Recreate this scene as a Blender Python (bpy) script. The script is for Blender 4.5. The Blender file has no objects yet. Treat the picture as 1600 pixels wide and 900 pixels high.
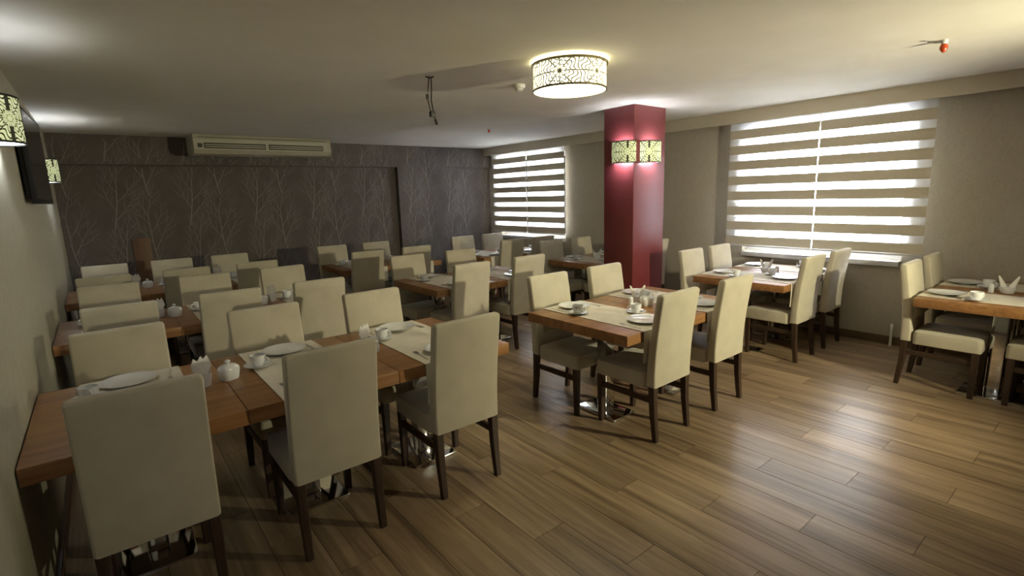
import bpy, bmesh, math, random
from mathutils import Vector, Matrix
random.seed(7)
R = math.radians
scene = bpy.context.scene
C = scene.collection

# ------------------------------------------------------------------ camera
cam_d = bpy.data.cameras.new('camera')
cam_d.sensor_width = 36.0
cam_d.lens = 18.0                      # 800 px focal length on a 1600 px frame
cam_d.clip_start = 0.05
cam = bpy.data.objects.new('camera', cam_d)
C.objects.link(cam)
_yaw, _pitch, _roll = .6735, .182, -.0308
fw = Vector((math.sin(_yaw)*math.cos(_pitch), math.cos(_yaw)*math.cos(_pitch), -math.sin(_pitch)))
rt = Vector((math.cos(_yaw), -math.sin(_yaw), 0))
up = rt.cross(fw)
rt2 = math.cos(_roll)*rt + math.sin(_roll)*up
up2 = -math.sin(_roll)*rt + math.cos(_roll)*up
M = Matrix((rt2, up2, -fw)).transposed().to_4x4()
M.translation = Vector((0, 0, 1.65))
cam.matrix_world = M
scene.camera = cam

# ------------------------------------------------------------------ world, exposure
world = bpy.data.worlds.new('world')
scene.world = world
world.use_nodes = True
bg = world.node_tree.nodes['Background']
bg.inputs['Color'].default_value = (0.92, 0.93, 1.0, 1)
bg.inputs['Strength'].default_value = 46.0
scene.view_settings.view_transform = 'Standard'
scene.view_settings.look = 'None'
scene.view_settings.gamma = 1
scene.view_settings.use_curve_mapping = False
scene.view_settings.exposure = -0.66
scene.cycles.sample_clamp_indirect = 80.0     # keep the daylight that comes through the blinds

LAMP_W = 27.0       # ceiling drum diffuser emission
ASSUMED_FLOOD_W, ASSUMED_FLOOD_AZ = 780.0, .12   # assumed unseen light behind the viewer, built as a stand floodlight
ASSUMED_FLOOD_COL = (1.0, .93, .62)  # tint of the assumed light behind the viewer
SCONCE_W = 4.5      # watts of the bulb inside each wall light
LAMP_COL = (1.0, 0.95, 0.64)
SCONCE_COL = (0.80, 0.87, 1.0)

# room
XL, XR = -0.345, 6.22
YF, YB = -3.6, 8.35
ZC = 2.53

# ------------------------------------------------------------------ materials
def new_mat(name):
    m = bpy.data.materials.new(name); m.use_nodes = True
    nt = m.node_tree
    return m, nt, nt.nodes['Principled BSDF']

def N(nt, t, **kw):
    n = nt.nodes.new(t)
    for k, v in kw.items():
        if k in n.inputs: n.inputs[k].default_value = v
        else: setattr(n, k, v)
    return n

def plain(name, col, rough=.5, metal=0, noise=0, scale=20, bump=0, bscale=200, sheen=0, coat=0):
    m, nt, p = new_mat(name)
    p.inputs['Base Color'].default_value = (*col, 1)
    p.inputs['Roughness'].default_value = rough
    p.inputs['Metallic'].default_value = metal
    if sheen: p.inputs['Sheen Weight'].default_value = sheen
    if coat: p.inputs['Coat Weight'].default_value = coat
    tc = N(nt, 'ShaderNodeTexCoord')
    if noise:
        n = N(nt, 'ShaderNodeTexNoise', Scale=scale, Detail=4.0)
        nt.links.new(tc.outputs['Object'], n.inputs['Vector'])
        r = N(nt, 'ShaderNodeValToRGB')
        r.color_ramp.elements[0].position = .3; r.color_ramp.elements[1].position = .7
        r.color_ramp.elements[0].color = (*[c*(1-noise) for c in col], 1)
        r.color_ramp.elements[1].color = (*[min(1, c*(1+noise)) for c in col], 1)
        nt.links.new(n.outputs['Fac'], r.inputs['Fac'])
        nt.links.new(r.outputs['Color'], p.inputs['Base Color'])
    if bump:
        n2 = N(nt, 'ShaderNodeTexNoise', Scale=bscale, Detail=3.0)
        nt.links.new(tc.outputs['Object'], n2.inputs['Vector'])
        b = N(nt, 'ShaderNodeBump', Strength=bump, Distance=.002)
        nt.links.new(n2.outputs['Fac'], b.inputs['Height'])
        nt.links.new(b.outputs['Normal'], p.inputs['Normal'])
    return m

def wood(name, c1, c2, rough, scale=(40, 3, 40), rnd=0.0, world_pos=False, coat=0):
    m, nt, p = new_mat(name)
    tc = N(nt, 'ShaderNodeTexCoord'); geo = N(nt, 'ShaderNodeNewGeometry'); oi = N(nt, 'ShaderNodeObjectInfo')
    mp = N(nt, 'ShaderNodeMapping'); mp.inputs['Scale'].default_value = scale
    add = N(nt, 'ShaderNodeVectorMath', operation='ADD')
    mul = N(nt, 'ShaderNodeVectorMath', operation='SCALE'); mul.inputs['Scale'].default_value = 37.0
    cmb = N(nt, 'ShaderNodeCombineXYZ')
    nt.links.new(oi.outputs['Random'], cmb.inputs['X']); nt.links.new(oi.outputs['Random'], cmb.inputs['Y'])
    nt.links.new(cmb.outputs[0], mul.inputs[0])
    nt.links.new((geo.outputs['Position'] if world_pos else tc.outputs['Object']), add.inputs[0])
    nt.links.new(mul.outputs[0], add.inputs[1])
    nt.links.new(add.outputs[0], mp.inputs['Vector'])
    n = N(nt, 'ShaderNodeTexNoise', Scale=1.0, Detail=6.0, Roughness=.65, Distortion=.8)
    nt.links.new(mp.outputs[0], n.inputs['Vector'])
    mp2 = N(nt, 'ShaderNodeMapping'); mp2.inputs['Scale'].default_value = tuple(s*.22 for s in scale)
    nt.links.new(add.outputs[0], mp2.inputs['Vector'])
    n2 = N(nt, 'ShaderNodeTexNoise', Scale=1.0, Detail=3.0, Distortion=1.5)
    nt.links.new(mp2.outputs[0], n2.inputs['Vector'])
    mx = N(nt, 'ShaderNodeMath', operation='MULTIPLY_ADD'); mx.inputs[1].default_value = .45
    half = N(nt, 'ShaderNodeMath', operation='MULTIPLY'); half.inputs[1].default_value = .55
    nt.links.new(n2.outputs['Fac'], half.inputs[0])
    nt.links.new(n.outputs['Fac'], mx.inputs[0]); nt.links.new(half.outputs[0], mx.inputs[2])
    r = N(nt, 'ShaderNodeValToRGB')
    r.color_ramp.elements[0].position = .36; r.color_ramp.elements[1].position = .64
    r.color_ramp.elements[0].color = (*c1, 1); r.color_ramp.elements[1].color = (*c2, 1)
    nt.links.new(mx.outputs[0], r.inputs['Fac'])
    hs = N(nt, 'ShaderNodeHueSaturation')
    vr = N(nt, 'ShaderNodeMapRange'); vr.inputs['To Min'].default_value = 1-rnd; vr.inputs['To Max'].default_value = 1+rnd
    nt.links.new(oi.outputs['Random'], vr.inputs['Value'])
    nt.links.new(vr.outputs[0], hs.inputs['Value']); nt.links.new(r.outputs['Color'], hs.inputs['Color'])
    nt.links.new(hs.outputs['Color'], p.inputs['Base Color'])
    p.inputs['Roughness'].default_value = rough
    if coat: p.inputs['Coat Weight'].default_value = coat; p.inputs['Coat Roughness'].default_value = .15
    b = N(nt, 'ShaderNodeBump', Strength=.08, Distance=.002)
    nt.links.new(n.outputs['Fac'], b.inputs['Height']); nt.links.new(b.outputs['Normal'], p.inputs['Normal'])
    return m

def wallpaper(name, c1, c2, rough=.85):
    m, nt, p = new_mat(name)
    tc = N(nt, 'ShaderNodeNewGeometry')
    mp = N(nt, 'ShaderNodeMapping'); mp.inputs['Scale'].default_value = (9, 9, 5)
    nt.links.new(tc.outputs['Position'], mp.inputs['Vector'])
    n = N(nt, 'ShaderNodeTexNoise', Scale=1.6, Detail=5.0, Distortion=2.5)
    nt.links.new(mp.outputs[0], n.inputs['Vector'])
    v = N(nt, 'ShaderNodeTexVoronoi', Scale=1.4, feature='DISTANCE_TO_EDGE')
    ad = N(nt, 'ShaderNodeVectorMath', operation='ADD')
    nt.links.new(mp.outputs[0], ad.inputs[0]); nt.links.new(n.outputs['Color'], ad.inputs[1])
    nt.links.new(ad.outputs[0], v.inputs['Vector'])
    mr = N(nt, 'ShaderNodeMapRange'); mr.inputs['From Max'].default_value = .08
    nt.links.new(v.outputs['Distance'], mr.inputs['Value'])
    mixf = N(nt, 'ShaderNodeMath', operation='MULTIPLY_ADD'); mixf.inputs[1].default_value = .35
    sc = N(nt, 'ShaderNodeMath', operation='MULTIPLY'); sc.inputs[1].default_value = .65
    nt.links.new(n.outputs['Fac'], sc.inputs[0])
    nt.links.new(mr.outputs[0], mixf.inputs[0]); nt.links.new(sc.outputs[0], mixf.inputs[2])
    r = N(nt, 'ShaderNodeValToRGB')
    r.color_ramp.elements[0].color = (*c1, 1); r.color_ramp.elements[1].color = (*c2, 1)
    r.color_ramp.elements[0].position = .3; r.color_ramp.elements[1].position = .8
    nt.links.new(mixf.outputs[0], r.inputs['Fac']); nt.links.new(r.outputs['Color'], p.inputs['Base Color'])
    b = N(nt, 'ShaderNodeBump', Strength=.12, Distance=.002)
    nt.links.new(mixf.outputs[0], b.inputs['Height']); nt.links.new(b.outputs['Normal'], p.inputs['Normal'])
    p.inputs['Roughness'].default_value = rough
    return m

m_ceiling = plain('ceiling_paint', (.74, .70, .62), .9, noise=.03, scale=3)
m_trim = plain('trim_paint', (.60, .55, .45), .7, noise=.03, scale=6)
m_wall = wallpaper('beige_wallpaper', (.45, .41, .34), (.51, .47, .395))
m_wall_left = wallpaper('straw_wallpaper', (.43, .40, .29), (.50, .47, .355))
m_dark = plain('taupe_wallpaper', (.108, .088, .074), .75, noise=.12, scale=4, bump=.2, bscale=90)
m_print = plain('silver_branch_print', (.225, .20, .183), .5, noise=.1, scale=30)
m_red = plain('red_pillar_paint', (.17, .032, .034), .36, noise=.05, scale=5, bump=.15, bscale=60)
m_floor = wood('oak_laminate', (.135, .088, .047), (.42, .30, .185), .29, scale=(30, 1.5, 30), rnd=.10, world_pos=True)
m_groove = plain('plank_groove', (.06, .035, .02), .7, noise=.1, scale=8)
m_base = wood('skirting_oak', (.10, .065, .038), (.19, .125, .075), .45, scale=(20, 3, 30), world_pos=True)
m_top = wood('cherry_tabletop', (.215, .096, .034), (.40, .20, .078), .33, scale=(3, 45, 45), rnd=.05, world_pos=True)
m_leg = wood('dark_walnut_leg', (.030, .016, .010), (.062, .034, .021), .42, scale=(60, 60, 8))
m_fabric = plain('beige_velvet', (.50, .452, .345), .92, noise=.07, scale=7, bump=.25, bscale=420, sheen=.25)
m_chrome = plain('polished_chrome', (.72, .72, .74), .07, metal=1, noise=.02, scale=3)
m_steel = plain('brushed_steel', (.55, .54, .52), .3, metal=1, noise=.05, scale=30)
m_cloth = plain('cream_runner', (.70, .645, .54), .9, noise=.05, scale=14, bump=.2, bscale=300)
m_china = plain('white_china', (.76, .77, .78), .16, noise=.01, scale=8, coat=.3)
m_napkin = plain('napkin_paper', (.82, .80, .76), .9, noise=.03, scale=40)
m_white = plain('white_plastic', (.72, .72, .70), .4, noise=.02, scale=10)
m_ac = plain('aged_white_plastic', (.46, .43, .33), .38, noise=.03, scale=5)
m_acdark = plain('vent_dark', (.06, .055, .045), .6, noise=.1, scale=20)
m_black = plain('black_plastic', (.012, .012, .013), .35, noise=.1, scale=20)
m_screen = plain('tv_screen', (.02, .02, .024), .12, noise=.05, scale=3)
m_wire = plain('cable_black', (.02, .018, .016), .5, noise=.1, scale=40)
m_brass = plain('bronze_rim', (.23, .19, .10), .4, metal=.7, noise=.05, scale=20)
m_redglass = plain('red_glass_bulb', (.55, .07, .02), .2, noise=.05, scale=30)
m_bandop = plain('blind_fabric', (.56, .51, .41), .9, noise=.04, scale=40, bump=.2, bscale=300)
m_pvc = plain('white_pvc', (.62, .63, .66), .35, noise=.02, scale=6)
m_shadein = plain('shade_inner_white', (.85, .86, .86), .8, noise=.01, scale=10)
m_slab = wood('slab_brown', (.09, .042, .016), (.16, .075, .03), .5, scale=(30, 30, 3))

def sheer_mat():
    m, nt, p = new_mat('blind_sheer'); nt.nodes.remove(p)
    out = nt.nodes['Material Output']
    tr = N(nt, 'ShaderNodeBsdfTranslucent', Color=(.92, .93, .95, 1))
    df = N(nt, 'ShaderNodeBsdfDiffuse', Color=(.75, .75, .74, 1))
    tp = N(nt, 'ShaderNodeBsdfTransparent')
    a = N(nt, 'ShaderNodeMixShader', Fac=.22); b = N(nt, 'ShaderNodeMixShader')
    tc = N(nt, 'ShaderNodeTexCoord'); n = N(nt, 'ShaderNodeTexNoise', Scale=300.0)
    nt.links.new(tc.outputs['Object'], n.inputs['Vector'])
    mr = N(nt, 'ShaderNodeMapRange'); mr.inputs['To Min'].default_value = .22; mr.inputs['To Max'].default_value = .32
    nt.links.new(n.outputs['Fac'], mr.inputs['Value']); nt.links.new(mr.outputs[0], b.inputs['Fac'])
    nt.links.new(tr.outputs[0], a.inputs[1]); nt.links.new(df.outputs[0], a.inputs[2])
    nt.links.new(a.outputs[0], b.inputs[1]); nt.links.new(tp.outputs[0], b.inputs[2])
    nt.links.new(b.outputs[0], out.inputs['Surface'])
    return m
m_sheer = sheer_mat()

def pane_mat():
    m, nt, p = new_mat('window_glass'); nt.nodes.remove(p)
    out = nt.nodes['Material Output']
    tp = N(nt, 'ShaderNodeBsdfTransparent', Color=(.93, .95, .95, 1)); gl = N(nt, 'ShaderNodeBsdfGlossy', Roughness=.03)
    fr = N(nt, 'ShaderNodeFresnel', IOR=1.45); mx = N(nt, 'ShaderNodeMixShader')
    nt.links.new(fr.outputs[0], mx.inputs['Fac']); nt.links.new(tp.outputs[0], mx.inputs[1]); nt.links.new(gl.outputs[0], mx.inputs[2])
    nt.links.new(mx.outputs[0], out.inputs['Surface'])
    return m
m_pane = pane_mat()

def shade_mat(name, glow, lit_col, line_col, cells, square, aspect):
    """backlit cut-out shade: UV (u across cells, v up the shade); openings glow, the fretwork does not"""
    m, nt, p = new_mat(name)
    uv = N(nt, 'ShaderNodeTexCoord')
    mp = N(nt, 'ShaderNodeMapping'); mp.inputs['Scale'].default_value = (cells, 1, 1)
    nt.links.new(uv.outputs['UV'], mp.inputs['Vector'])
    fr = N(nt, 'ShaderNodeVectorMath', operation='FRACTION'); nt.links.new(mp.outputs[0], fr.inputs[0])
    sub = N(nt, 'ShaderNodeVectorMath', operation='SUBTRACT'); sub.inputs[1].default_value = (.5, .5, 0)
    nt.links.new(fr.outputs[0], sub.inputs[0])
    sx = N(nt, 'ShaderNodeSeparateXYZ'); nt.links.new(sub.outputs[0], sx.inputs[0])
    def ma(op, a, b=None, c=None):
        n = N(nt, 'ShaderNodeMath', operation=op)
        for i, v in enumerate((a, b, c)):
            if v is None: continue
            if isinstance(v, (int, float)): n.inputs[i].default_value = v
            else: nt.links.new(v, n.inputs[i])
        return n.outputs[0]
    X, Y = ma('MULTIPLY', sx.outputs['X'], aspect), sx.outputs['Y']
    r = ma('SQRT', ma('ADD', ma('MULTIPLY', X, X), ma('MULTIPLY', Y, Y)))
    th = ma('ARCTAN2', Y, X)
    pet = ma('SINE', ma('MULTIPLY', th, 8.0))
    wob = ma('ADD', ma('MULTIPLY', r, 19.0 if square else 26.0), ma('MULTIPLY', pet, 1.5 if square else 1.9))
    l1 = ma('ABSOLUTE', ma('SINE', wob))
    rays = ma('ABSOLUTE', ma('SINE', ma('MULTIPLY', th, 4.0)))
    if square:
        line1 = ma('LESS_THAN', l1, .45)
        line2 = ma('LESS_THAN', ma('ADD', rays, ma('MULTIPLY', ma('SUBTRACT', .45, r), -.3)), .20)
    else:
        line1 = ma('LESS_THAN', l1, .52)
        line2 = ma('LESS_THAN', rays, .16)
    ax, ay = ma('ABSOLUTE', X), ma('ABSOLUTE', Y)
    hub = ma('LESS_THAN', ma('MAXIMUM', ax, ay), .075) if square else ma('LESS_THAN', ax, .05)
    if not square:                       # plain glowing boss in the middle interrupts the dark strap
        hub = ma('MULTIPLY', hub, ma('GREATER_THAN', r, .17))
        line1 = ma('MULTIPLY', line1, ma('GREATER_THAN', r, .06))
    edge = ma('GREATER_THAN', ay, .465)
    line = ma('MAXIMUM', ma('MAXIMUM', line1, line2), ma('MAXIMUM', hub, edge))
    mixc = N(nt, 'ShaderNodeMix', data_type='RGBA')
    nt.links.new(line, mixc.inputs['Factor'])
    mixc.inputs['A'].default_value = (*lit_col, 1); mixc.inputs['B'].default_value = (*line_col, 1)
    nt.links.new(mixc.outputs['Result'], p.inputs['Base Color'])
    p.inputs['Roughness'].default_value = .6
    p.inputs['Emission Color'].default_value = (*lit_col, 1)
    es = ma('MULTIPLY', ma('SUBTRACT', 1.0, ma('MULTIPLY', line, .985)), glow)
    nt.links.new(es, p.inputs['Emission Strength'])
    return m
m_drum = shade_mat('drum_shade', 3.0, LAMP_COL, (.30, .27, .17), 6, True, 1.6)
m_sconce = shade_mat('sconce_shade', .85, (.86, .93, .52), (.045, .05, .03), 2, False, 1.0)

def glow_mat(name, col, s):
    m, nt, p = new_mat(name)
    p.inputs['Base Color'].default_value = (.8, .8, .78, 1)
    p.inputs['Emission Color'].default_value = (*col, 1)
    tc = N(nt, 'ShaderNodeTexCoord'); n = N(nt, 'ShaderNodeTexNoise', Scale=5.0)
    nt.links.new(tc.outputs['Object'], n.inputs['Vector'])
    mr = N(nt, 'ShaderNodeMapRange'); mr.inputs['To Min'].default_value = s*.95; mr.inputs['To Max'].default_value = s*1.05
    nt.links.new(n.outputs['Fac'], mr.inputs['Value']); nt.links.new(mr.outputs[0], p.inputs['Emission Strength'])
    return m
m_assumed_lens = glow_mat('assumed_flood_lens', ASSUMED_FLOOD_COL, 6.0)
m_disc = glow_mat('drum_diffuser', LAMP_COL, LAMP_W)
m_bulb = glow_mat('bulb_glow', SCONCE_COL, 8.0)

# ------------------------------------------------------------------ mesh helpers
def tag(o, label=None, cat=None, group=None, kind=None):
    if label: o['label'] = label
    if cat: o['category'] = cat
    if group: o['group'] = group
    if kind: o['kind'] = kind
    return o

def mk(name, bm, mat, parent=None, smooth=False, loc=None):
    me = bpy.data.meshes.new(name)
    bmesh.ops.recalc_face_normals(bm, faces=bm.faces[:])
    bm.to_mesh(me); bm.free()
    if mat: me.materials.append(mat)
    if smooth:
        for p in me.polygons: p.use_smooth = True
        try: me.set_sharp_from_angle(angle=R(40))
        except Exception: pass
    o = bpy.data.objects.new(name, me); C.objects.link(o)
    if parent: o.parent = parent
    if loc: o.location = loc
    return o

def empty(name, loc=(0, 0, 0), rz=0):
    o = bpy.data.objects.new(name, None); C.objects.link(o)
    o.location = loc; o.rotation_euler = (0, 0, rz); o.empty_display_size = .1
    return o

def bx(bm, a, b, bev=0, seg=2):
    """axis box from corner a to corner b"""
    t = bmesh.new()
    bmesh.ops.create_cube(t, size=1)
    for v in t.verts:
        v.co = Vector([(a[i]+b[i])/2 + v.co[i]*(b[i]-a[i]) for i in range(3)])
    if bev: bmesh.ops.bevel(t, geom=t.edges[:], offset=bev, segments=seg, affect='EDGES', profile=.6)
    me = bpy.data.meshes.new('t'); t.to_mesh(me); t.free(); bm.from_mesh(me); bpy.data.meshes.remove(me)
    return bm

def box(name, a, b, mat, parent=None, bev=0, seg=2):
    return mk(name, bx(bmesh.new(), a, b, bev, seg), mat, parent, smooth=bev > 0)

def ring_rr(w, d, r, k=3):
    """rounded rectangle outline, counter clockwise"""
    pts = []
    r = min(r, w/2-1e-4, d/2-1e-4)
    for i, (cx, cy) in enumerate(((w/2-r, d/2-r), (-w/2+r, d/2-r), (-w/2+r, -d/2+r), (w/2-r, -d/2+r))):
        for j in range(k+1):
            a = (i + j/k)*math.pi/2
            pts.append((cx+r*math.cos(a), cy+r*math.sin(a)))
    return pts

def loft(bm, rings, close=True):
    """rings: lists of 3-D points, same count"""
    vs = [[bm.verts.new(p) for p in rg] for rg in rings]
    n = len(vs[0])
    for a, b in zip(vs, vs[1:]):
        for i in range(n):
            bm.faces.new((a[i], a[(i+1) % n], b[(i+1) % n], b[i]))
    if close:
        bm.faces.new(vs[0]); bm.faces.new(vs[-1])
    return bm

def lathe(bm, prof, n=24, close=False):
    vs = []
    for r, z in prof:
        vs.append([bm.verts.new((r*math.cos(2*math.pi*i/n), r*math.sin(2*math.pi*i/n), z)) for i in range(n)])
    for a, b in zip(vs, vs[1:]):
        for i in range(n):
            bm.faces.new((a[i], a[(i+1) % n], b[(i+1) % n], b[i]))
    bm.faces.new(vs[0]); bm.faces.new(vs[-1])
    return bm

def tube(bm, pts, r, n=8):
    pts = [Vector(p) for p in pts]
    rings = []
    for i, p in enumerate(pts):
        t = (pts[min(i+1, len(pts)-1)] - pts[max(i-1, 0)]).normalized()
        u = t.cross(Vector((0, 0, 1)))
        if u.length < .05: u = t.cross(Vector((1, 0, 0)))
        u.normalize(); v = t.cross(u)
        rr = r[i] if isinstance(r, (list, tuple)) else r
        rings.append([p + rr*(math.cos(2*math.pi*k/n)*u + math.sin(2*math.pi*k/n)*v) for k in range(n)])
    return loft(bm, rings)

def prism(bm, outline, z0, z1):
    a = [bm.verts.new((x, y, z0)) for x, y in outline]; b = [bm.verts.new((x, y, z1)) for x, y in outline]
    n = len(a)
    bm.faces.new(a); bm.faces.new(b)
    for i in range(n): bm.faces.new((a[i], a[(i+1) % n], b[(i+1) % n], b[i]))
    return bm

def copy_tree(o, parent=None):
    c = o.copy(); C.objects.link(c)
    if parent: c.parent = parent
    for ch in list(o.children): copy_tree(ch, c)
    return c

class Proto:
    """first use hands out the original, later uses hand out copies of it and its parts"""
    def __init__(self, root): self.root, self.used = root, False
    def put(self, loc, rz, label, cat, group):
        o = copy_tree(self.root) if self.used else self.root
        self.used = True
        o.location = loc; o.rotation_euler = (0, 0, rz)
        return tag(o, label, cat, group)

# ------------------------------------------------------------------ structure
floor = box('floor', (XL-.2, YF-.2, -.15), (XR+.2, YB+.3, -.012), m_groove)
tag(floor, 'oak laminate floor of long planks running towards the dark back wall', kind='structure')
# planks: 0.20 m wide rows, 1.2 m long, joints stepped by a third
PW, PL, Y0 = .2, 1.2, -.35
meshes = {}
def plank(x0, x1, y0, y1):
    key = (round(x1-x0, 3), round(y1-y0, 3))
    if key not in meshes:
        w, l = key; g = .0013
        bm = bmesh.new()
        rings = [[(sx*(w/2-g-i), sy*(l/2-g-i), z) for sx, sy in ((-1, -1), (1, -1), (1, 1), (-1, 1))]
                 for z, i in ((-.012, 0), (0, 0))]
        loft(bm, rings)
        bmesh.ops.recalc_face_normals(bm, faces=bm.faces[:])
        me = bpy.data.meshes.new('plank'); bm.to_mesh(me); bm.free(); me.materials.append(m_floor)
        meshes[key] = me
    o = bpy.data.objects.new('plank', meshes[key]); C.objects.link(o)
    o.parent = floor; o.location = ((x0+x1)/2, (y0+y1)/2, 0)
k0 = math.floor((XL-1.44)/PW)
for k in range(k0, 40):
    xa, xb = 1.44+PW*k, 1.44+PW*(k+1)
    xa, xb = max(xa, XL), min(xb, XR)
    if xb-xa < .005: continue
    j = 1.69-.4*(k % 3)
    ys = [Y0]
    y = j-1.2*10
    while y < YB+.1:
        if y > Y0+.02: ys.append(y)
        y += PL
    ys.append(YB+.1)
    for a, b in zip(ys, ys[1:]):
        if b-a > .01: plank(xa, xb, a, b)
rest = bmesh.new()
k = k0
while 1.44+PW*k < XR:
    xa, xb = max(1.44+PW*k, XL), min(1.44+PW*(k+1), XR)
    if xb-xa > .01: bx(rest, (xa+.0012, YF, -.012), (xb-.0012, Y0-.001, 0))
    k += 1
o = mk('plank_rest', rest, m_floor, floor); o['kind'] = 'stuff'

ceiling = tag(box('ceiling', (XL-.2, YF-.2, ZC), (XR+.2, YB+.3, ZC+.15), m_ceiling), 'plain off-white ceiling over the whole dining room', kind='structure')
tag(box('wall_left', (XL-.2, YF-.2, -.15), (XL, YB+.3, ZC), m_wall_left), 'beige textured wallpaper wall on the left', kind='structure')
tag(box('wall_front', (XL, YF-.2, -.15), (XR, YF, ZC), m_dark), 'dark taupe wall behind the viewer', kind='structure')
# window wall with two openings
WIN = [(1.53, 3.17), (6.27, 8.06)]
WZ0, WZ1 = .87, 2.33
bm = bmesh.new()
edges = [YF-.2, WIN[0][0], WIN[0][1], WIN[1][0], WIN[1][1], YB+.3]
for i in range(0, 6, 2):
    bx(bm, (XR, edges[i], -.15), (XR+.24, edges[i+1], ZC))
for a, b in WIN:
    bx(bm, (XR, a, -.15), (XR+.24, b, WZ0)); bx(bm, (XR, a, WZ1), (XR+.24, b, ZC))
tag(mk('wall_right', bm, m_wall), 'beige wallpaper wall with two windows', kind='structure')
# dark back wall: beam and pier in front, two recesses
N1, N2 = 8.45, 8.41
bm = bmesh.new()
bx(bm, (XL, YB, 2.165), (XR, YB+.3, ZC))
bx(bm, (4.195, YB, -.15), (4.995, YB+.3, 2.165))
bx(bm, (XL, N1, -.15), (4.195, YB+.3, 2.165))
bx(bm, (4.995, N2, -.15), (XR, YB+.3, 2.165))
wall_back = tag(mk('wall_back', bm, m_dark), 'dark taupe wallpaper wall with pale branching trees at the back', kind='structure')

# branch print of the wallpaper
bm = bmesh.new()
def plane_y(x, z):
    if z > 2.165 or 4.195 < x < 4.995: return YB
    return N1 if x < 4.195 else N2
def strip(p, q, w0, w1):
    y = plane_y((p[0]+q[0])/2, (p[1]+q[1])/2)
    for a in (p, q):
        if plane_y(*a) != y or not (XL+.01 < a[0] < XR-.01) or not (.3 < a[1] < ZC-.01): return
    d = Vector((q[0]-p[0], q[1]-p[1])); L = d.length
    if L < 1e-5: return
    n = Vector((-d.y, d.x))/L
    vs = []
    for (a, w, s) in ((p, w0, 1), (q, w1, 1), (q, w1, -1), (p, w0, -1)):
        vs.append(bm.verts.new((a[0]+s*n.x*w/2, y-.0008, a[1]+s*n.y*w/2)))
    bm.faces.new(vs)
def branch(rng, p, ang, L, w, depth):
    """a limb that keeps curving up towards the vertical and throws side shoots"""
    n = 5
    for i in range(n):
        ang = ang*.93 + rng.uniform(-.08, .08)
        q = (p[0]+math.sin(ang)*L/n, p[1]+math.cos(ang)*L/n)
        w2 = w*.93
        strip(p, q, w, w2)
        p, w = q, w2
        if depth > 0 and i in ((0, 1, 2, 3) if depth == 3 else (1, 2, 3)):
            side = 1 if (i+depth) % 2 else -1
            branch(rng, p, ang+side*rng.uniform(.5, .85), L*rng.uniform(.48, .66)*(1-.10*i), w*.66, depth-1)
    if depth > 0:
        branch(rng, p, ang+.26, L*.5, w*.75, depth-1); branch(rng, p, ang-.28, L*.46, w*.7, depth-1)
COLS, TP = .42, .86
i = 0
x = XL+.10
while x < XR+.2:
    z = .05 - (TP/2 if i % 2 else 0)
    while z < ZC:
        rng = random.Random(21 + i % 2)
        branch(rng, (x, z), .14 if i % 2 else -.14, .60, .0135, 3)
        z += TP
    x += COLS; i += 1
o = mk('branch_print', bm, m_print, wall_back); o['kind'] = 'stuff'

# pillar, skirting, pelmet
PX0, PX1, PY0, PY1 = 4.515, 5.065, 3.525, 3.935
pillar = box('pillar', (PX0, PY0, 0), (PX1, PY1, ZC), m_red, bev=.004)
tag(pillar, 'square dark red painted pillar rising to the ceiling', kind='structure')
tag(box('baseboard_right', (XR-.015, YF, 0), (XR, YB, .085), m_base, bev=.002), 'brown wooden skirting along the window wall', kind='structure')
tag(box('baseboard_left', (XL, YF, 0), (XL+.015, N1, .085), m_base, bev=.002), 'brown wooden skirting along the left wall', kind='structure')
tag(box('trim_1', (6.045, YF, 2.385), (6.075, YB, ZC), m_trim, bev=.003), 'cream pelmet board under the ceiling along the window wall', kind='structure')

# windows
for wi, (a, b) in enumerate(WIN):
    w = empty('window_%d' % (wi+1), (XR+.15, (a+b)/2, WZ0))
    tag(w, ['white framed window behind the blinds right of the red pillar', 'white framed window behind the blinds left of the red pillar'][wi], kind='structure')
    h = WZ1-WZ0; hw = (b-a)/2
    bm = bmesh.new()
    bx(bm, (-.03, -hw, 0), (.03, hw, .06)); bx(bm, (-.03, -hw, h-.06), (.03, hw, h))
    bx(bm, (-.03, -hw, .06), (.03, -hw+.06, h-.06)); bx(bm, (-.03, hw-.06, .06), (.03, hw, h-.06))
    mk('frame', bm, m_pvc, w)
    thirds = [-hw+.06, -hw+.62, hw-.06]
    box('mullion', (-.035, thirds[1]-.04, .06), (.035, thirds[1]+.04, h-.06), m_pvc, w, bev=.004)
    box('pane', (-.006, -hw+.06, .06), (.006, thirds[1]-.04, h-.06), m_pane, w)
    box('pane', (-.006, thirds[1]+.04, .06), (.006, hw-.06, h-.06), m_pane, w)
    box('sill', (-.23, -hw-(.0), -.055), (.08, hw-.03, -.002), m_pvc, w, bev=.008)

# day-night blinds
def blind(y0, y1, label):
    root = empty('striped_blind', (6.13, (y0+y1)/2, .94))
    tag(root, label, 'blind', 'striped roller blinds on the windows')
    w = (y1-y0)/2
    mop = bx(bmesh.new(), (-.0015, -w, 0), (.0015, w, .103)); msh = bx(bmesh.new(), (-.0008, -w, 0), (.0008, w, .0755))
    op = mk('opaque_band', mop, m_bandop, root); sh = mk('sheer_band', msh, m_sheer, root)
    op.location = (0, 0, .012); sh.location = (0, 0, .012+.1035)
    for i in range(1, 8):
        for src, off in ((op, 0), (sh, .1035)):
            c = src.copy(); C.objects.link(c); c.parent = root; c.location = (0, 0, .012+off+i*.1795)
    box('bottom_bar', (-.008, -w, -.008), (.008, w, .011), m_pvc, root, bev=.003)
    box('head_cassette', (-.03, -w, 1.46), (.03, w, 1.53), m_pvc, root, bev=.006)
blind(1.35, 2.333, 'striped roller blind on the right half of the window nearest the viewer')
blind(2.343, 3.34, 'striped roller blind on the left half of the window right of the red pillar')
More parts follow.
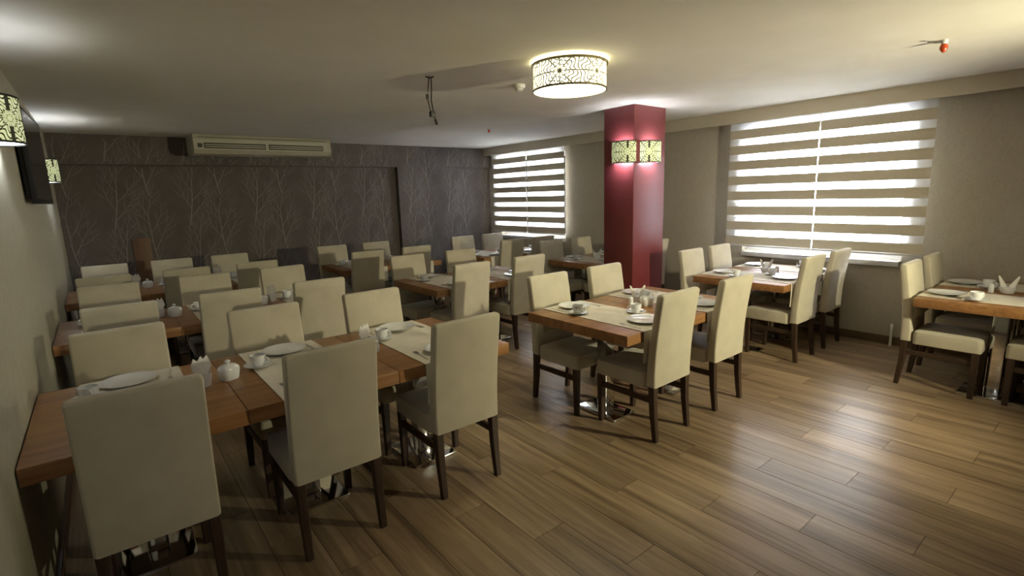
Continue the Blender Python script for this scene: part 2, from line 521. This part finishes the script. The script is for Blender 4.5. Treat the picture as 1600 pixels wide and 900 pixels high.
blind(6.2, 7.15, 'striped roller blind on the right half of the far corner window')
blind(7.178, 8.17, 'striped roller blind on the left half of the window beside the dark wall')

# ------------------------------------------------------------------ lamps
# ceiling drum
lamp = empty('ceiling_lamp', (2.665, 2.635, 2.335))
tag(lamp, 'round cut-out drum ceiling lamp glowing white in the middle of the room', 'lamp', 'drum ceiling lamps')
def drum(parent):
    n, r, h = 48, .25, .165
    bm = bmesh.new(); uvl = bm.loops.layers.uv.new('UVMap')
    lo = [bm.verts.new((r*math.cos(2*math.pi*i/n), r*math.sin(2*math.pi*i/n), .004)) for i in range(n)]
    hi = [bm.verts.new((r*math.cos(2*math.pi*i/n), r*math.sin(2*math.pi*i/n), h)) for i in range(n)]
    for i in range(n):
        f = bm.faces.new((lo[i], lo[(i+1) % n], hi[(i+1) % n], hi[i]))
        for lp, (u, v) in zip(f.loops, ((i/n, 0), ((i+1)/n, 0), ((i+1)/n, 1), (i/n, 1))): lp[uvl].uv = (u, v)
    mk('shade', bm, m_drum, parent, smooth=True)
    def ring(name, r0, r1, z0, z1, mat):
        bm = bmesh.new()
        prof = ((r0, z0), (r1, z0), (r1, z1), (r0, z1))
        vs = [[bm.verts.new((a*math.cos(2*math.pi*i/n), a*math.sin(2*math.pi*i/n), z)) for i in range(n)] for a, z in prof]
        for j in range(4):
            for i in range(n):
                bm.faces.new((vs[j][i], vs[j][(i+1) % n], vs[(j+1) % 4][(i+1) % n], vs[(j+1) % 4][i]))
        return mk(name, bm, mat, parent, smooth=True)
    ring('rim', .246, .256, -.004, .006, m_brass)
    ring('rim', .246, .262, h-.004, h+.008, m_brass)
    mk('diffuser', lathe(bmesh.new(), ((.245, 0), (.245, .004)), n), m_disc, parent)
    d = ring('diffuser_ornament', .125, .132, -.002, 0, m_brass)
    mk('mounting_plate', lathe(bmesh.new(), ((.20, .172), (.20, .195)), n), m_white, parent)
    bm = bmesh.new()
    for a in (.5, 2.594, 4.689):
        tube(bm, ((.20*math.cos(a), .20*math.sin(a), .18), (.25*math.cos(a), .25*math.sin(a), h)), .005, 6)
    mk('bracket', bm, m_brass, parent)
drum(lamp)
# assumed light behind the viewer, read off the chair shadows; floodlight fixture is invented
fl = empty('assumed_floodlight', (4.2, -1.1, 0), ASSUMED_FLOOD_AZ)
tag(fl, 'assumed unseen warm light behind the viewer, built as a floodlight on a tripod stand', 'lamp')
mk('pole', tube(bmesh.new(), ((0, 0, .32), (0, 0, .9), (0, 0, 1.56)), .012, 10), m_black, fl, smooth=True)
for a in (.5, 2.594, 4.689):
    mk('leg', tube(bmesh.new(), ((.40*math.cos(a), .40*math.sin(a), .012), (.2*math.cos(a), .2*math.sin(a), .25), (.008*math.cos(a), .008*math.sin(a), .48)), .010, 8), m_black, fl, smooth=True)
bm = lathe(bmesh.new(), ((.03, -.16), (.06, -.15), (.075, -.10), (.080, .02), (.076, .02), (.070, -.08), (.03, -.09)), 24)
bmesh.ops.rotate(bm, verts=bm.verts[:], cent=(0, 0, 0), matrix=Matrix.Rotation(-math.pi/2, 3, 'X'))
for v in bm.verts: v.co.z += 1.65
mk('head', bm, m_black, fl, smooth=True)
bm = lathe(bmesh.new(), ((.069, -.004), (.069, .0)), 24)
bmesh.ops.rotate(bm, verts=bm.verts[:], cent=(0, 0, 0), matrix=Matrix.Rotation(-math.pi/2, 3, 'X'))
for v in bm.verts: v.co.z += 1.65
mk('lens', bm, m_assumed_lens, fl)
sl = bpy.data.lights.new('assumed_flood_beam', 'SPOT'); sl.energy = ASSUMED_FLOOD_W; sl.color = ASSUMED_FLOOD_COL; sl.shadow_soft_size = .05
sl.spot_size = R(108); sl.spot_blend = 1.0  # cone of the assumed light, shaped to dim near floor and sides
so = bpy.data.objects.new('assumed_flood_beam', sl); C.objects.link(so); so.parent = fl
so.location = (0, .03, 1.65); so.rotation_euler = (R(90-3), 0, 0)

# half-drum wall lights
def half_shade_bm(w, d, z0, z1, n=20):
    bm = bmesh.new(); uvl = bm.loops.layers.uv.new('UVMap')
    def pts(k, z): return [bm.verts.new((k*w/2*math.cos(math.pi*i/n), k*d*math.sin(math.pi*i/n), z)) for i in range(n+1)]
    lo, hi = pts(1, z0), pts(1, z1)
    for i in range(n):
        f = bm.faces.new((lo[i], lo[i+1], hi[i+1], hi[i]))
        for lp, (u, v) in zip(f.loops, ((i/n, 0), ((i+1)/n, 0), ((i+1)/n, 1), (i/n, 1))): lp[uvl].uv = (u, v)
    return bm
def arc_rim(w, d, z, t=.006, n=20):
    return tube(bmesh.new(), [(w/2*math.cos(math.pi*i/n), d*math.sin(math.pi*i/n), z) for i in range(n+1)], t*.6, 6)
sc_root = empty('wall_light')
SW, SD, SH = .30, .12, .225
mk('shade', half_shade_bm(SW, SD, 0, SH), m_sconce, sc_root, smooth=True)
mk('shade_lining', half_shade_bm(SW-.008, SD-.004, .004, SH-.004), m_shadein, sc_root, smooth=True)
mk('rim', arc_rim(SW, SD, 0), m_black, sc_root, smooth=True); mk('rim', arc_rim(SW, SD, SH), m_black, sc_root, smooth=True)
box('back_plate', (-.05, .001, .05), (.05, .014, .17), m_white, sc_root, bev=.003)
bm = lathe(bmesh.new(), ((.012, .055), (.016, .075), (.021, .10), (.019, .125), (.010, .142)), 14)
for v in bm.verts: v.co.y += .058
mk('bulb', bm, m_bulb, sc_root, smooth=True)
ld = bpy.data.lights.new('bulb_light', 'POINT'); ld.energy = SCONCE_W; ld.color = SCONCE_COL; ld.shadow_soft_size = .024
SC = Proto(sc_root)
def sconce(loc, rz, label):
    o = SC.put(loc, rz, label, 'lamp', 'patterned half-drum wall lights')
    l = bpy.data.objects.new('bulb_light', ld); C.objects.link(l); l.parent = o; l.location = (0, .058, .165)
    l2_ = bpy.data.objects.new('bulb_light', ld); C.objects.link(l2_); l2_.parent = o; l2_.location = (0, .058, .035)
sconce((XL, 3.68, 1.975), -math.pi/2, 'patterned half-drum wall light cut by the left photo edge')
sconce((XL, 7.05, 1.905), -math.pi/2, 'small patterned wall light beyond the television on the left wall')
sconce((XL, .35, 1.975), -math.pi/2, 'assumed patterned half-drum wall light beside the viewer on the left wall')  # unseen lamp, assumed from the streak of light on the ceiling
sconce((PX0, 3.645, 1.937), math.pi/2, 'patterned wall light on the left face of the red pillar')
sconce(((PX0+PX1)/2-.02, PY0, 1.937), math.pi, 'patterned wall light on the near face of the red pillar')

# ------------------------------------------------------------------ wall and ceiling fittings
tv = empty('television', (XL, 5.1, 1.68))
tag(tv, 'black flat television on the left wall between two wall lights', 'television')
tv.rotation_euler = (0, 0, -.03)
box('wall_bracket', (.006, -.15, .15), (.024, .15, .45), m_black, tv, bev=.003)
box('rear_casing', (.024, -.46, .03), (.052, .46, .59), m_black, tv, bev=.01)
box('front_frame', (.052, -.5, 0), (.080, .5, .62), m_black, tv, bev=.005)
box('screen', (.0795, -.475, .03), (.0812, .475, .60), m_screen, tv)

ac = empty('air_conditioner', (1.965, 8.05, 2.26))
tag(ac, 'long off-white air conditioner under the ceiling at the dark back wall', 'air conditioner')
AW = .875
prof = [(-.30, .07), (-.295, .20), (-.27, .262), (.295, .262), (.295, .03), (-.10, 0), (-.26, .02)]
bm = bmesh.new()
loft(bm, [[(x, y, z) for y, z in prof] for x in (-AW+.03, AW-.03)])
mk('body', bm, m_ac, ac)
for s in (-1, 1):
    bm = bmesh.new(); loft(bm, [[(s*x, y*1.02, z*1.01) for y, z in prof] for x in (AW-.03, AW-.005, AW)])
    mk('end_cap', bm, m_ac, ac)
for x0, x1 in ((-.76, -.02), (.02, .76)):
    g = box('air_outlet', (x0, -.306, .085), (x1, -.296, .155), m_acdark, ac, bev=.003)
    for z in (.10, .125):
        box('louvre', (x0+.01, -.317, z), (x1-.01, -.300, z+.012), m_ac, g, bev=.002)
box('seam', (-AW+.06, -.292, .222), (AW-.06, -.286, .228), m_acdark, ac)
box('control_panel', (-.83, -.308, .095), (-.78, -.297, .145), m_acdark, ac)

wr = empty('hanging_cables', (2.08, 3.515, ZC))
tag(wr, 'two bare black cables with connectors hanging from the ceiling', 'cable')
mk('ceiling_hook', tube(bmesh.new(), ((-.03, .01, -.004), (0, 0, -.012), (.03, -.012, -.002)), .005, 6), m_wire, wr)
mk('cable', tube(bmesh.new(), ((-.005, 0, -.002), (-.018, .0, -.09), (-.028, 0, -.16), (-.012, 0, -.23), (.004, 0, -.268)), .0045, 7), m_wire, wr)
mk('cable', tube(bmesh.new(), ((.012, 0, -.002), (.010, .0, -.10), (.004, 0, -.17), (.014, 0, -.24), (.022, 0, -.285), (.03, 0, -.31)), .0045, 7), m_wire, wr)
box('connector', (-.036, -.009, -.165), (-.019, .009, -.13), m_wire, wr, bev=.003)
box('connector', (-.012, -.016, -.29), (.026, .016, -.25), m_wire, wr, bev=.003)
mk('cable_end', tube(bmesh.new(), ((.028, 0, -.305), (.034, 0, -.32), (.042, 0, -.345)), .010, 8), m_wire, wr)

sd = empty('smoke_detector', (2.86, 3.41, ZC))
tag(sd, 'small white round smoke detector on the ceiling left of the drum lamp', 'detector')
mk('base', lathe(bmesh.new(), ((.05, 0), (.05, -.022), (.046, -.028)), 24), m_white, sd, smooth=True)
mk('sensor_head', lathe(bmesh.new(), ((.034, -.028), (.034, -.044), (.018, -.054)), 20), m_white, sd, smooth=True)

def red_fitting(loc, label, s, wire):
    r = empty('sprinkler_head', loc); tag(r, label, 'sprinkler', 'red-tipped ceiling fittings')
    mk('socket', lathe(bmesh.new(), ((.016*s, 0), (.016*s, -.012*s), (.011*s, -.02*s)), 14), m_white, r, smooth=True)
    mk('red_tip', lathe(bmesh.new(), ((.010*s, -.018*s), (.017*s, -.03*s), (.017*s, -.043*s), (.006*s, -.06*s)), 14), m_redglass, r, smooth=True)
    if wire:
        mk('wire', tube(bmesh.new(), ((0, 0, -.012), (-.06, .03, -.02), (-.11, .06, -.016)), .004, 6), m_wire, r)
red_fitting((4.36, .97, ZC), 'red-tipped fitting with a loose wire on the ceiling at upper right', 1.25, True)
red_fitting((4.29, 5.77, ZC), 'tiny orange-red fitting on the far ceiling before the corner window', 1.0, False)

pp = empty('pipe_stub', (6.15, 1.53, 0)); tag(pp, 'short white pipe standing on the floor by the window wall', 'pipe')
mk('pipe', tube(bmesh.new(), ((0, 0, 0), (0, 0, .10), (0, 0, .19)), .013, 10), m_white, pp, smooth=True)
mk('cap', lathe(bmesh.new(), ((.018, .19), (.018, .225), (.012, .232)), 12), m_white, pp, smooth=True)

bd = box('brown_slab', (0, -.02, 0), (.20, .0, 1.22), m_slab, bev=.004)  # plain upright slab for an unidentified brown strip at the back wall
bd.location = (.33, N1-.004, 0); tag(bd, 'narrow brown upright slab standing against the dark back wall', 'board')

# ------------------------------------------------------------------ dining furniture prototypes
def make_chair():
    root = empty('dining_chair')
    # backrest: rounded slab leaning back
    rings = []
    def sec(z, w, d, yr, r=.013): return [(x, y + yr + d/2, z) for x, y in ring_rr(w, d, r)]
    zs = [(.375, .0), (.38, .0), (.47, .0), (.60, .006), (.72, .018), (.84, .034), (.93, .047), (.985, .055)]
    for z, l in zs:
        t = (z-.375)/.61
        rings.append(sec(z, .418 if z > .376 else .405, .068-.012*t, -.262-l))
    rings.append(sec(.996, .408, .044, -.311, .016)); rings.append(sec(1.0, .392, .026, -.302, .010))
    mk('backrest', loft(bmesh.new(), rings), m_fabric, root, smooth=True)
    rings = []
    for z, w, d, r in ((.358, .405, .41, .02), (.364, .418, .42, .025), (.44, .420, .42, .028), (.460, .41, .412, .03), (.470, .37, .37, .04), (.474, .28, .28, .06)):
        rings.append([(x, y+.03, z) for x, y in ring_rr(w, d, r)])
    mk('seat', loft(bmesh.new(), rings), m_fabric, root, smooth=True)
    for sx in (-1, 1):
        f = [[(sx*.184+x, .207+y, z) for x, y in ring_rr(s, s, .005, 2)] for z, s in ((0, .034), (.36, .046))]
        mk('leg', loft(bmesh.new(), f), m_leg, root)
        b = [[(sx*.184+x, yc+y, z) for x, y in ring_rr(s, s, .005, 2)] for z, s, yc in ((0, .034, -.262), (.20, .041, -.240), (.378, .046, -.232))]
        mk('leg', loft(bmesh.new(), b), m_leg, root)
        box('stretcher', (sx*.184-.011, -.225, .262), (sx*.184+.011, .20, .300), m_leg, root, bev=.002)
    return root
CH = Proto(make_chair())

def make_table(w, d, oy, px0, px1):
    root = empty('dining_table')
    box('tabletop', (-w/2+.0015, -d/2, .682), (w/2-.0015, d/2, .75), m_top, root, bev=.0025)
    ox = (px0+px1)/2
    box('column', (ox-.045, oy-.045, .017), (ox+.045, oy+.045, .668), m_chrome, root, bev=.004)
    box('base_plate', (px0, oy-.19, .0005), (px1, oy+.19, .018), m_chrome, root, bev=.004)
    box('mounting_plate', (ox-.12, oy-.2, .668), (ox+.12, oy+.2, .6815), m_black, root, bev=.002)
    return root

def make_runner(w, d, drop0, drop1, seed):
    rng = random.Random(seed)
    t = .0016
    # profile down the near side, over the top, down the far side
    prof = []
    for i in range(7): prof.append((-d/2-.005-.005*math.sin(i/6*2.2)*(1-i/7), .752-drop0*(1-i/6)))
    prof += [(-d/2-.001, .7522)]
    for i in range(1, 8): prof.append((-d/2+d*i/8, .7525))
    prof += [(d/2+.001, .7522)]
    for i in range(7): prof.append((d/2+.005+.005*math.sin((6-i)/6*2.2)*(i/7), .752-drop1*(i/6)))
    bm = bmesh.new()
    nx = 6
    ph = rng.uniform(0, 6)
    def wave(u, z): return .003*math.sin(u*9+ph)*max(0, (.745-z))/.2
    top = [[bm.verts.new((w*(j/nx-.5), y+wave(j/nx, z), z)) for j in range(nx+1)] for y, z in prof]
    for a, b in zip(top, top[1:]):
        for j in range(nx): bm.faces.new((a[j], a[j+1], b[j+1], b[j]))
    bmesh.ops.recalc_face_normals(bm, faces=bm.faces[:])
    if sum(f.normal.z for f in bm.faces) < 0: bmesh.ops.reverse_faces(bm, faces=bm.faces[:])
    geom = bmesh.ops.solidify(bm, geom=bm.faces[:], thickness=-t)
    return mk('table_runner', bm, m_cloth, None, smooth=True)

# tableware
def make_plate():
    bm = lathe(bmesh.new(), ((.055, 0), (.065, .0), (.075, .004), (.108, .013), (.124, .019), (.125, .0205), (.122, .0205), (.105, .016), (.078, .0085), (.02, .0078)), 32)
    return mk('plate', bm, m_china, None, smooth=True)
def make_saucer():
    bm = lathe(bmesh.new(), ((.03, 0), (.04, 0), (.06, .009), (.074, .016), (.0745, .0175), (.072, .0175), (.056, .0115), (.036, .005), (.02, .0045)), 28)
    return mk('saucer', bm, m_china, None, smooth=True)
def make_cup():
    root = empty('coffee_cup')
    bm = lathe(bmesh.new(), ((.020, 0), (.024, .0), (.027, .006), (.035, .018), (.039, .035), (.041, .062), (.0405, .0635), (.0385, .062), (.036, .035), (.031, .018), (.02, .010)), 26)
    mk('body', bm, m_china, root, smooth=True)
    pts = [(.038+.024*math.sin(a), 0, .034+.018*math.cos(a)) for a in [math.pi*i/8 for i in range(9)]]
    mk('handle', tube(bmesh.new(), pts, .0042, 8), m_china, root, smooth=True)
    return root
def make_fork():
    bm = bmesh.new()
    prism(bm, [(-.004, -.09), (.004, -.09), (.0028, -.01), (.003, .03), (.010, .045), (.011, .058), (-.011, .058), (-.010, .045), (-.003, .03), (-.0028, -.01)], 0, .0025)
    for x in (-.0095, -.0032, .0032, .0095): bx(bm, (x-.0018, .058, 0), (x+.0018, .095, .0025))
    return mk('fork', bm, m_steel, None)
def make_knife():
    bm = bmesh.new()
    prism(bm, [(-.005, -.10), (.005, -.10), (.0045, -.01), (.008, .0), (.009, .07), (.004, .10), (-.004, .105), (-.004, 0)], 0, .003)
    return mk('knife', bm, m_steel, None)
def make_sugar():
    root = empty('sugar_bowl')
    rings = [[(x, y, z) for x, y in ring_rr(w, w*.8, w*.3)] for z, w in ((0, .078), (.006, .088), (.036, .099), (.058, .101), (.062, .098))]
    mk('bowl', loft(bmesh.new(), rings), m_china, root, smooth=True)
    rings = [[(x, y, z) for x, y in ring_rr(w, w*.8, w*.3)] for z, w in ((.0625, .098), (.067, .095), (.078, .070), (.083, .036))]
    lid = mk('lid', loft(bmesh.new(), rings), m_china, root, smooth=True)
    mk('knob', lathe(bmesh.new(), ((.008, .082), (.008, .088), (.014, .094), (.013, .101), (.005, .105)), 12), m_china, lid, smooth=True)
    return root
def make_holder():
    rings = [[(x, y, z) for x, y in ring_rr(w, d, .015)] for z, w, d in ((0, .062, .036), (.004, .066, .040), (.06, .076, .046), (.07, .078, .048), (.07, .070, .040), (.03, .064, .034))]
    return mk('napkin_holder', loft(bmesh.new(), rings), m_china, None, smooth=True)
def make_napkin():
    bm = bmesh.new()
    # folded paper napkin: tall leaf with a pointed tip and a centre crease
    pr = [(-.013, 0), (-.017, .036), (-.028, .070), (-.022, .095), (-.003, .125), (.013, .10), (.027, .072), (.017, .036), (.013, 0)]
    a = [bm.verts.new((x, -.0015-.003*(1-abs(x)/.03), z)) for x, z in pr]
    b = [bm.verts.new((x, .0025-.003*(1-abs(x)/.03), z)) for x, z in pr]
    n = len(pr)
    bm.faces.new(a); bm.faces.new(b)
    for i in range(n): bm.faces.new((a[i], a[(i+1) % n], b[(i+1) % n], b[i]))
    return mk('paper_napkin', bm, m_napkin, None)
def make_napkin_bowl():
    bm = lathe(bmesh.new(), ((.034, 0), (.040, .003), (.050, .030), (.053, .055), (.050, .055), (.046, .030), (.036, .008), (.01, .007)), 24)
    return mk('napkin_bowl', bm, m_china, None, smooth=True)
def make_wing():
    bm = bmesh.new()
    pr = [(.004, 0), (.030, 0), (.064, .128), (.055, .132), (.012, .062)]
    a = [bm.verts.new((x, -.006, z)) for x, z in pr]; b = [bm.verts.new((x, .006, z)) for x, z in pr]
    n = len(pr); bm.faces.new(a); bm.faces.new(b)
    for i in range(n): bm.faces.new((a[i], a[(i+1) % n], b[(i+1) % n], b[i]))
    return mk('folded_napkin', bm, m_napkin, None)
def make_shaker():
    root = empty('salt_shaker')
    mk('body', lathe(bmesh.new(), ((.016, 0), (.019, .004), (.018, .04), (.016, .056)), 16), m_china, root, smooth=True)
    mk('cap', lathe(bmesh.new(), ((.0165, .0565), (.0165, .066), (.008, .074)), 16), m_china, root, smooth=True)
    return root
PLATE, SAUCER, CUP, FORK, KNIFE = Proto(make_plate()), Proto(make_saucer()), Proto(make_cup()), Proto(make_fork()), Proto(make_knife())
NBOWL, WING = Proto(make_napkin_bowl()), Proto(make_wing())
SUGAR, HOLDER, NAPKIN, SHAKER = Proto(make_sugar()), Proto(make_holder()), Proto(make_napkin()), Proto(make_shaker())

# ------------------------------------------------------------------ layout
# block: (name, y0, y1, x edges, near chair y, near xs, far chair y, far xs, [table phrases])
ROW = ('%s table by the left wall', '%s middle table', '%s aisle table')
PAIR = ('left table of the %s', 'right table of the %s')
L = [
 ('front row', 2.39, 3.34, (XL, .405, 1.13, 1.87), 2.54, (.03, .745, 1.48), 3.155, (.01, .745, 1.46), ROW),
 ('second row', 4.44, 5.35, (XL, .385, 1.09, 1.80), 4.56, (.04, .71, 1.37), 5.165, (0, .71, 1.39), ROW),
 ('third row', 6.33, 7.25, (XL, .345, 1.02, 1.69), 6.45, (-.02, .65, 1.32), 7.065, (0, .64, 1.26), ROW),
 ('pair at the dark back wall', 6.31, 7.22, (2.36, 3.06, 3.76), 6.43, (2.60, 3.29), 7.035, (2.57, 3.23), PAIR),
 ('pair behind the centre pair', 4.24, 5.18, (2.46, 3.18, 3.90), 4.40, (2.79, 3.53), 5.0, (2.70, 3.42), PAIR),
 ('pair at the corner window', 5.98, 6.87, (4.27, 4.95, 5.63), 6.09, (4.66, 5.27), 6.69, (4.57, 5.17), PAIR),
 ('pair behind the red pillar', 4.20, 5.11, (4.72, 5.42, 6.12), 4.34, (5.06, 5.72), 4.93, (4.87, 5.46), PAIR),
 ('centre pair', 1.97, 2.92, (2.48, 3.23, 3.98), 2.155, (2.87, 3.605), 2.75, (2.80, 3.49), PAIR),
 ('pair under the near window', 2.03, 2.95, (4.78, 5.49, 6.20), 2.215, (5.14, 5.79), 2.82, (4.98, 5.56), PAIR),
 ('pair at the right photo edge', .13, 1.10, (4.90, 5.55, 6.20), .315, (5.23, 5.88), .92, (5.20, 5.85), PAIR),
]
rng = random.Random(3)
Z = .7545
CUTLERY = {'front row', 'centre pair', 'pair behind the centre pair', 'pair under the near window', 'pair at the right photo edge', 'second row'}
def setting(x, y, rz, where, row, rich):
    """x, y: point of the table edge in front of the sitter; rz 0 = sitter faces +y"""
    def P(dx, dy, z=Z): return (x + dx*math.cos(rz) - dy*math.sin(rz), y + dx*math.sin(rz) + dy*math.cos(rz), z)
    j = lambda s: rng.uniform(-s, s)
    dx = j(.02)
    PLATE.put(P(dx, .145+j(.01)), rng.uniform(0, 6), 'round white plate, ' + where, 'plate', 'white plates')
    cx, cy = .165+j(.02), .335+j(.03)
    SAUCER.put(P(cx, cy), 0, 'white saucer, ' + where, 'saucer', 'white saucers')
    CUP.put(P(cx, cy, Z+.0055), rz+rng.uniform(-.6, 2.6), 'white coffee cup, ' + where, 'cup', 'white coffee cups')
    if rich:
        FORK.put(P(-.165+j(.01), .15+j(.02)), rz+j(.12), 'steel fork, ' + where, 'fork', 'steel forks')
        KNIFE.put(P(.165+j(.01), .15+j(.02)), rz+j(.12), 'steel knife, ' + where, 'knife', 'steel knives')
tables = {}
for row, y0, y1, xe, ny, nxs, fy, fxs, phr in L:
    for i, ph in enumerate(phr):
        T = ph % row
        w, d = xe[i+1]-xe[i], y1-y0
        if i == 0 and xe[0] == XL: w -= .004
        xc, yc = (xe[i]+xe[i+1])/2 + (.002 if (i == 0 and xe[0] == XL) else 0), (y0+y1)/2
        hi, lo = max(nxs[i], fxs[i])-.155, min(nxs[i], fxs[i])+.155      # foot plate stays between the chair legs
        key = (round(w, 3), round(d, 3), round((ny+fy)/2-yc, 3), round(hi-xc, 3), round(lo-xc, 3))
        if key not in tables: tables[key] = Proto(make_table(*key))
        tables[key].put((xc, yc, 0), 0, 'wood-topped pedestal dining table: ' + T, 'table', 'dining tables, ' + row)
        ru = make_runner(.43 if w > .68 else .42, d, rng.uniform(.18, .24), rng.uniform(.16, .22), rng.random())
        ru.location = (xc, yc, 0)
        tag(ru, 'cream cloth runner across the ' + T, 'table runner', 'cream table runners')
        CH.put((nxs[i], ny, 0), rng.uniform(-.012, .012), 'beige dining chair, near side, ' + T, 'chair', 'beige upholstered dining chairs')
        CH.put((fxs[i], fy, 0), math.pi+rng.uniform(-.012, .012), 'beige dining chair, far side, ' + T, 'chair', 'beige upholstered dining chairs')
        rich = row in CUTLERY
        setting(xc, y0, 0, 'near side, ' + T, row, rich)
        setting(xc, y1, math.pi, 'far side, ' + T, row, rich)

def condiments(where, napkin=None, sugar=None, shaker=None, rz=0, bowl=False):
    if napkin and bowl:
        NBOWL.put((*napkin, .7505), rz, 'low white bowl of folded napkins ' + where, 'bowl', 'napkin bowls')
        for k, how in ((0, 'right'), (1, 'left')):
            WING.put((*napkin, .7505+.0085), rz+math.pi*k, how + ' pointed white napkin in the bowl ' + where, 'napkin', 'pointed napkins ' + where)
    elif napkin:
        HOLDER.put((*napkin, .7505), rz, 'white china napkin holder ' + where, 'napkin holder', 'napkin holders')
        for k, (dx, tilt, how) in enumerate(((-.005, -.22, 'left-leaning'), (.0, .03, 'upright middle'), (.005, .24, 'right-leaning'))):
            o = NAPKIN.put((napkin[0]+dx*math.cos(rz)-(k-1)*.0085*math.sin(rz), napkin[1]+dx*math.sin(rz)+(k-1)*.0085*math.cos(rz), .7505+.0345), rz, how + ' white paper napkin in the holder ' + where, 'napkin', 'paper napkins ' + where)
            o.rotation_euler = (0, tilt, rz)
    if sugar: SUGAR.put((*sugar, .7505), rz+.2, 'white lidded sugar bowl ' + where, 'sugar bowl', 'white sugar bowls')
    if shaker: SHAKER.put((*shaker, .7505), rz, 'white salt shaker ' + where, 'shaker', 'white shakers')
condiments('in the front row near the left wall', (.305, 2.865), (.425, 2.90), rz=.2)
condiments('in the front row near the aisle', (1.165, 2.90), None, (1.19, 2.80), rz=.3)
condiments('in the second row near the left wall', (.295, 4.95), (.395, 4.90), rz=.2)
condiments('in the second row near the aisle', (1.145, 4.93), (1.045, 4.87), rz=.3)
condiments('in the third row near the left wall', (.25, 6.95), (.345, 6.85), rz=.2)
condiments('in the third row near the aisle', (1.05, 6.95), None, rz=.2)
condiments('on the centre pair', (3.335, 2.55), (3.28, 2.42), (3.19, 2.50), rz=-.62, bowl=True)
condiments('on the pair behind the pillar', (5.16, 4.62), None, rz=-.6, bowl=True)
condiments('on the pair under the near window', (5.44, 2.50), None, (5.47, 2.40), rz=-.9, bowl=True)
condiments('on the pair at the right edge', (5.56, .655), None, (5.52, .745), rz=-1.3, bowl=True)
condiments('on the pair behind the centre', (3.20, 4.75), None, rz=.1)
